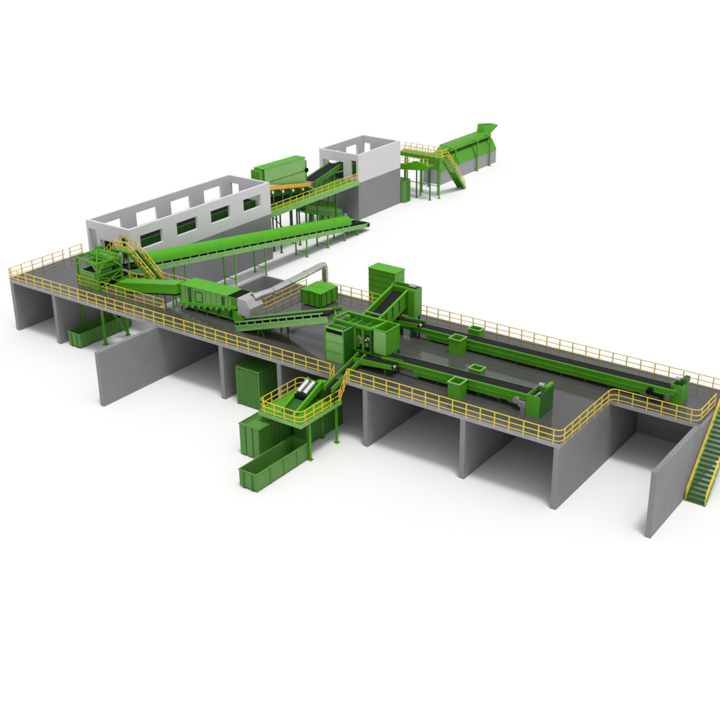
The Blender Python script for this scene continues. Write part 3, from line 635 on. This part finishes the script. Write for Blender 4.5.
# magnet sorter
t = thing('magnet_sorter', 'green V shaped sorter with two shiny steel rollers on the raised platform', 'machine', (35.2, -2.6, 3.36))
for x, s in ((34.75, -1), (35.95, 1)):
    MB().prism([(-4.6, 3.37), (-1.0, 4.75), (-1.0, 4.25), (-3.5, 3.37)], 'x', x-.04, x+.04).build('side_plate', GREEN, t)
    MB().prism([(-4.6, 3.372), (-4.3, 3.372), (-.9, 4.72), (-1.0, 4.86)], 'x', x-.09, x+.09).build('side_rim', BRIGHT, t)
MB().prism([(-4.2, 3.4), (-1.1, 4.45), (-1.1, 4.4), (-4.0, 3.38)], 'x', 34.8, 35.9).build('slide', DARKG, t)
for x in (34.85, 35.75): MB().box(x, x+.1, -1.6, -1.5, 3.362, 4.2).build('leg', DARKG, t)
for x, y, z in ((34.95, -2.35, 4.35), (35.5, -2.35, 4.35)): 
    MB().cyl((x, -2.45, 4.28), (x, -1.35, 4.72), .21, 20).build('roller', STEEL, t, smooth=True)
MB().box(34.8, 35.7, -2.75, -2.5, 3.7, 4.2).build('gear_box', BLACK, t)
MB().box(34.6, 36.15, -1.0, -.35, 3.362, 4.3).build('intake_box', DARKG, t)
MB().prism([(35.0, 4.3), (36.2, 4.3), (36.2, 4.75), (35.3, 4.6)], 'y', -.95, -.4).build('intake_lid', GREEN, t)

# ------------------------------------------------------------------ line between the two halls
t = thing('screen_housing', 'large pale green screen housing on a yellow frame between the two white halls', 'machine', (3, 34, 5))
MB().prism([(30.3, 7.2), (37.3, 5.75), (37.3, 8.75), (30.3, 8.9)], 'x', 2.7, 4.0).build('housing', PALE, t)
MB().prism([(30.2, 8.902), (37.4, 8.752), (37.4, 8.8), (30.2, 8.95)], 'x', 2.6, 4.04).build('roof', BRIGHT, t)
MB().box(2.7, 3.9, 29.7, 30.29, 7.3, 8.8).build('inlet_box', GREEN, t)
MB().box(3.92, 4.03, 30.3, 30.42, 7.2, 8.88).build('corner_post', GREEN, t)
MB().prism([(30.5, 7.35), (37.3, 7.25), (37.3, 7.31), (30.5, 7.41)], 'x', 4.002, 4.03).build('seam_bar', DARKG, t)
MB().prism([(37.31, 6.0), (37.7, 6.2), (37.7, 8.3), (37.31, 8.5)], 'x', 2.8, 3.9).build('end_cap', GREEN, t)
MB().cyl((3.95, 37.45, 7.3), (4.15, 37.45, 7.3), .25, 14).build('bearing', BLACK, t, smooth=True)
MB().prism([(29.2, 6.95), (37.2, 5.62), (37.2, 5.95), (29.2, 7.35)], 'x', 4.45, 4.75).build('cradle_beam', ORG, t)
MB().prism([(29.4, 6.0), (38.2, 4.8), (38.2, 5.35), (29.4, 6.85)], 'x', 2.2, 4.4).build('lower_frame', DARKG, t)
MB().prism([(28.8, 5.0), (37.6, 4.72), (37.6, 4.85), (28.8, 5.9)], 'x', 3.3, 4.3).build('collecting_belt', BELT, t)
for k in range(6): y = 29.6+k*1.5; MB().box(4.42, 4.5, y, y+.1, 4.75, 6.6-(y-29.4)*.15).build('frame_post', GREEN, t)
b = MB()
for k in range(5): y = 30.6+k*1.7; z = 6.75-(y-29.2)*.166; b.cyl((4.45, y, z-.05), (4.9, y, z-.05), .17, 12)
parts(b, 'support_roller', STEEL, t)
for y in (30.5, 34.0, 37.6):
    for x in (2.3, 4.35): leg_part('leg', DARKG, t, x, y, 0, 6.4-(y-30)*.15, .14)
t = thing('maintenance_walkway', 'long green walkway with yellow railing joining the two white halls', 'walkway', (5.6, 36, 0))
MB().box(4.95, 6.2, 28.25, 44.4, 4.62, 4.7).build('floor', GREEN, t)
MB().box(2.0, 4.9, 28.25, 44.4, 4.56, 4.61).build('side_floor', GREEN, t)
for x in (4.95, 6.2): MB().box(x-.04, x+.04, 28.25, 44.4, 4.36, 4.9).build('edge_plate', PALE if x > 6 else GREEN, t)
b = MB()
for y in (30.2, 33.4, 36.6, 40.0):
    for x in (5.05, 6.1): leg_part('leg', DARKG, t, x, y, 0, 4.36, .13)
for y in (30.2, 36.6):
    MB().bar((5.05, y, 3.9), (5.05, y+3.3, .6), .08).build('brace', DARKG, t)
railing('yellow railing on the long walkway joining the two white halls', [(6.2, 28.3, 4.9), (6.2, 44.3, 4.9)], sp=1.15, drop=.1)
t, M, L = conveyor('belt_conveyor', 'grey belt conveyor rising from the screen housing into the small white hall', (3.0, 38.9, 5.5), (2.4, 44.9, 6.3), 1.5, .45, legs=(1.2, 4.6), mb=GREEN, belt_z=-.02)
for i, (lab, xa, y0, z0, y1, z1, w) in enumerate((('covered green conveyor under the walkway ending nearest the long conveyor tail', 5.0, 35.2, 3.5, 42.9, .95, 1.0),
                                  ('second covered green conveyor under the walkway, closer to the base of the small hall', 3.1, 37.4, 3.4, 44.1, .95, 1.0))):
    t, M, L = conveyor('covered_conveyor', lab, (xa, y0, z0), (xa, y1, z1), w, .35, legs=(1.5, 4.6), mb=GREEN, group='short covered conveyors under the walkway')
    arch_cover(M, .2, L-1.0, w-.1, .75, .06, GREEN, t)
    MB(M).cyl((L-.5, -w/2-.2, -.1), (L-.5, w/2+.2, -.1), .3, 14).build('head_drum', GREY, t, smooth=True)

# ------------------------------------------------------------------ behind the small hall
t = thing('round_corner_tank', 'upright green tank with rounded corner tucked behind the small white hall', 'tank', (5, 54.2, 0))
pr = []
for cx, cy, a0 in ((6.05, 54.55, 0), (4.5, 54.55, 90), (4.5, 53.75, 180), (6.05, 53.75, 270)):
    for k in range(6): a = R(a0+k*18); pr.append((cx+.5*math.cos(a), cy+.5*math.sin(a)))
MB().prism(pr, 'z', .0, 2.72).build('shell', CONTL, t, smooth=True)
MB().prism([(5.27+(x-5.27)*.9, 54.15+(y-54.15)*.85) for x, y in pr], 'z', 2.721, 2.74).build('opening', DARKG, t)  # dark cap on a solid tank, painted shade of its open mouth
b = MB()
for k in range(10): x = 4.55+k*.16; b.box(x, x+.05, 53.22, 53.248, .1, 2.6)
for k in range(6): y = 53.8+k*.15; b.box(6.552, 6.575, y, y+.05, .1, 2.6)
b.build('corrugation', CONT, t)
t = thing('drum_platform', 'high green service platform on thin legs between the small hall and the drum', 'platform', (6, 58.6, 0))
MB().box(2.8, 9.1, 57.4, 59.0, 5.1, 5.2).build('floor', GREEN, t)
MB().grid([(2.75, 9.15, 57.35, 59.05)], [(2.85, 9.05, 57.45, 58.95)], 'z', 4.75, 5.099).build('edge_beam', GREEN, t)
for x, y in ((6.2, 57.5), (4.2, 57.5), (7.9, 58.9), (9.0, 57.5), (5.5, 58.9), (3.0, 58.9)):
    leg_part('leg', GREEN, t, x, y, 0, 4.75, .13)
b = MB(); b.bar((4.2, 57.5, 1.6), (9.0, 57.5, 1.6), .08); b.build('tie_bar', GREEN, t)
railing('pale yellow railing on the back side of the drum platform', [(2.8, 59.0, 5.2), (8.2, 59.0, 5.2)], sp=.9, drop=.1)
railing('yellow railing on the front side of the drum platform', [(2.8, 57.4, 5.2), (9.1, 57.4, 5.2), (9.1, 59.0, 5.2)], sp=.8, drop=.1)
t = thing('lower_walkway', 'lower green walkway with a sloping edge in front of the drum platform', 'walkway', (6, 56, 0))
MB().prism([(4.2, 4.0), (6.2, 4.2), (8.6, 4.35), (8.6, 4.45), (6.2, 4.3), (4.2, 4.1)], 'y', 55.6, 56.9).build('floor', GREEN, t)
MB().prism([(4.2, 3.5), (8.6, 3.95), (8.6, 4.5), (6.8, 4.95), (5.2, 4.3), (4.2, 4.2)], 'y', 55.5, 55.59).build('edge_plate', BRIGHT, t)
for x in (4.6, 6.4, 8.4): leg_part('leg', DARKG, t, x, 56.3, 0, 4.05, .13)
railing('yellow railing on the lower walkway in front of the drum platform', [(4.3, 55.55, 4.2), (8.6, 55.55, 4.5)], sp=.7, drop=.3)
t = stairs('drum_stairs', 'green stairs with yellow handrails leading from the drum platform to the ground', (8.8, 63.3, .0), (8.8, 58.9, 4.9), 1.1, 18, (1, 0, 0), m_tread=GREEN, sp=.6)
MB().prism([(63.4, .02), (58.9, 4.75), (58.9, 5.05), (63.4, .32)], 'x', 8.1, 8.2).build('side_cover', GREEN, t)
MB().prism([(63.4, .02), (61.2, 2.25), (61.2, 2.45), (63.4, .22)], 'x', 8.27, 9.3).build('underside_plate', GREEN, t)

# drum line
t = thing('drum_screen', 'long green and grey drum screen at the far end of the plant', 'machine', (4.5, 71, 0))
y0, y1 = 63.0, 77.4
MB().box(3.0, 5.8, y0, y1, 0, 1.85).build('base_wall', GREY if False else CONCL, t)
MB().prism([(2.98, 1.852), (5.85, 1.852), (5.15, 3.2), (4.9, 3.35), (3.6, 3.35), (3.1, 3.0)], 'y', y0, y1+.05).build('housing', GREEN, t)
b = MB()
for y in (67.3, 71.8, 75.9): b.prism([(5.86, 1.82), (5.9, 1.82), (5.2, 3.23), (4.92, 3.4), (4.88, 3.36), (5.15, 3.2)], 'y', y-.06, y+.06)
b.build('housing_band', DARKG, t)
for y in (66.1, 71.8, 75.2):
    b = MB(); hbeam_leg(b, 6.05, y, 0, 4.1, .17); b.bar((6.05, y, 4.05), (5.2, y, 4.2), .14); b.build('portal_post', GREEN, t)
t = thing('top_trough', 'dark green rounded trough above the drum screen roof, lower end towards the stairs', 'conveyor', (4.5, 71, 4))
pr = [(3.6, 3.5), (4.9, 3.5), (5.25, 3.75), (5.2, 4.12), (4.7, 4.45), (3.6, 4.45)]
MB().prism(pr, 'y', 66.0, 76.4).build('casing', GREEN, t)
MB().add([(3.7, 65.99, 3.55), (4.9, 65.99, 3.55), (5.2, 65.99, 4.1), (4.7, 65.99, 4.4), (3.7, 65.99, 4.4), (3.9, 64.0, 3.4), (4.8, 64.0, 3.4), (4.9, 64.0, 3.5), (4.7, 64.0, 3.65), (3.9, 64.0, 3.65)],
         [(0, 1, 6, 5), (1, 2, 7, 6), (2, 3, 8, 7), (3, 4, 9, 8), (4, 0, 5, 9), (0, 4, 3, 2, 1), (5, 6, 7, 8, 9)]).build('tail_cone', GREEN, t)
MB().box(3.8, 5.0, 61.0, 63.95, 3.6, 3.85).build('tail_belt', BELT, t)
MB().box(3.7, 5.1, 76.41, 76.6, 3.36, 4.0).build('support_block', DARKG, t)
for y in (61.4, 63.2): 
    leg_part('leg', DARKG, t, 4.9, y, 0, 3.6, .12)
t = thing('feed_hopper', 'flared bright green feed hopper at the far top end of the drum line', 'hopper', (4.3, 77, 4))
def flare(b, lo, hi, th=.05):
    n = 4; b.add(list(lo)+list(hi), [(i, (i+1) % n, n+(i+1) % n, n+i) for i in range(n)])
lo = [(3.7, 75.5, 4.47), (4.7, 75.5, 4.47), (4.7, 77.5, 3.85), (3.7, 77.5, 3.85)]
hi = [(3.6, 75.9, 5.45), (4.8, 75.6, 5.5), (4.9, 79.4, 4.75), (3.6, 79.8, 4.75)]
b = MB(); flare(b, lo, hi); o = b.build('funnel', BRIGHT, t)
sm = o.modifiers.new('solid', 'SOLIDIFY'); sm.thickness = .06
MB().box(3.92, 4.88, 76.62, 77.45, 3.36, 3.92).build('throat', GREEN, t)
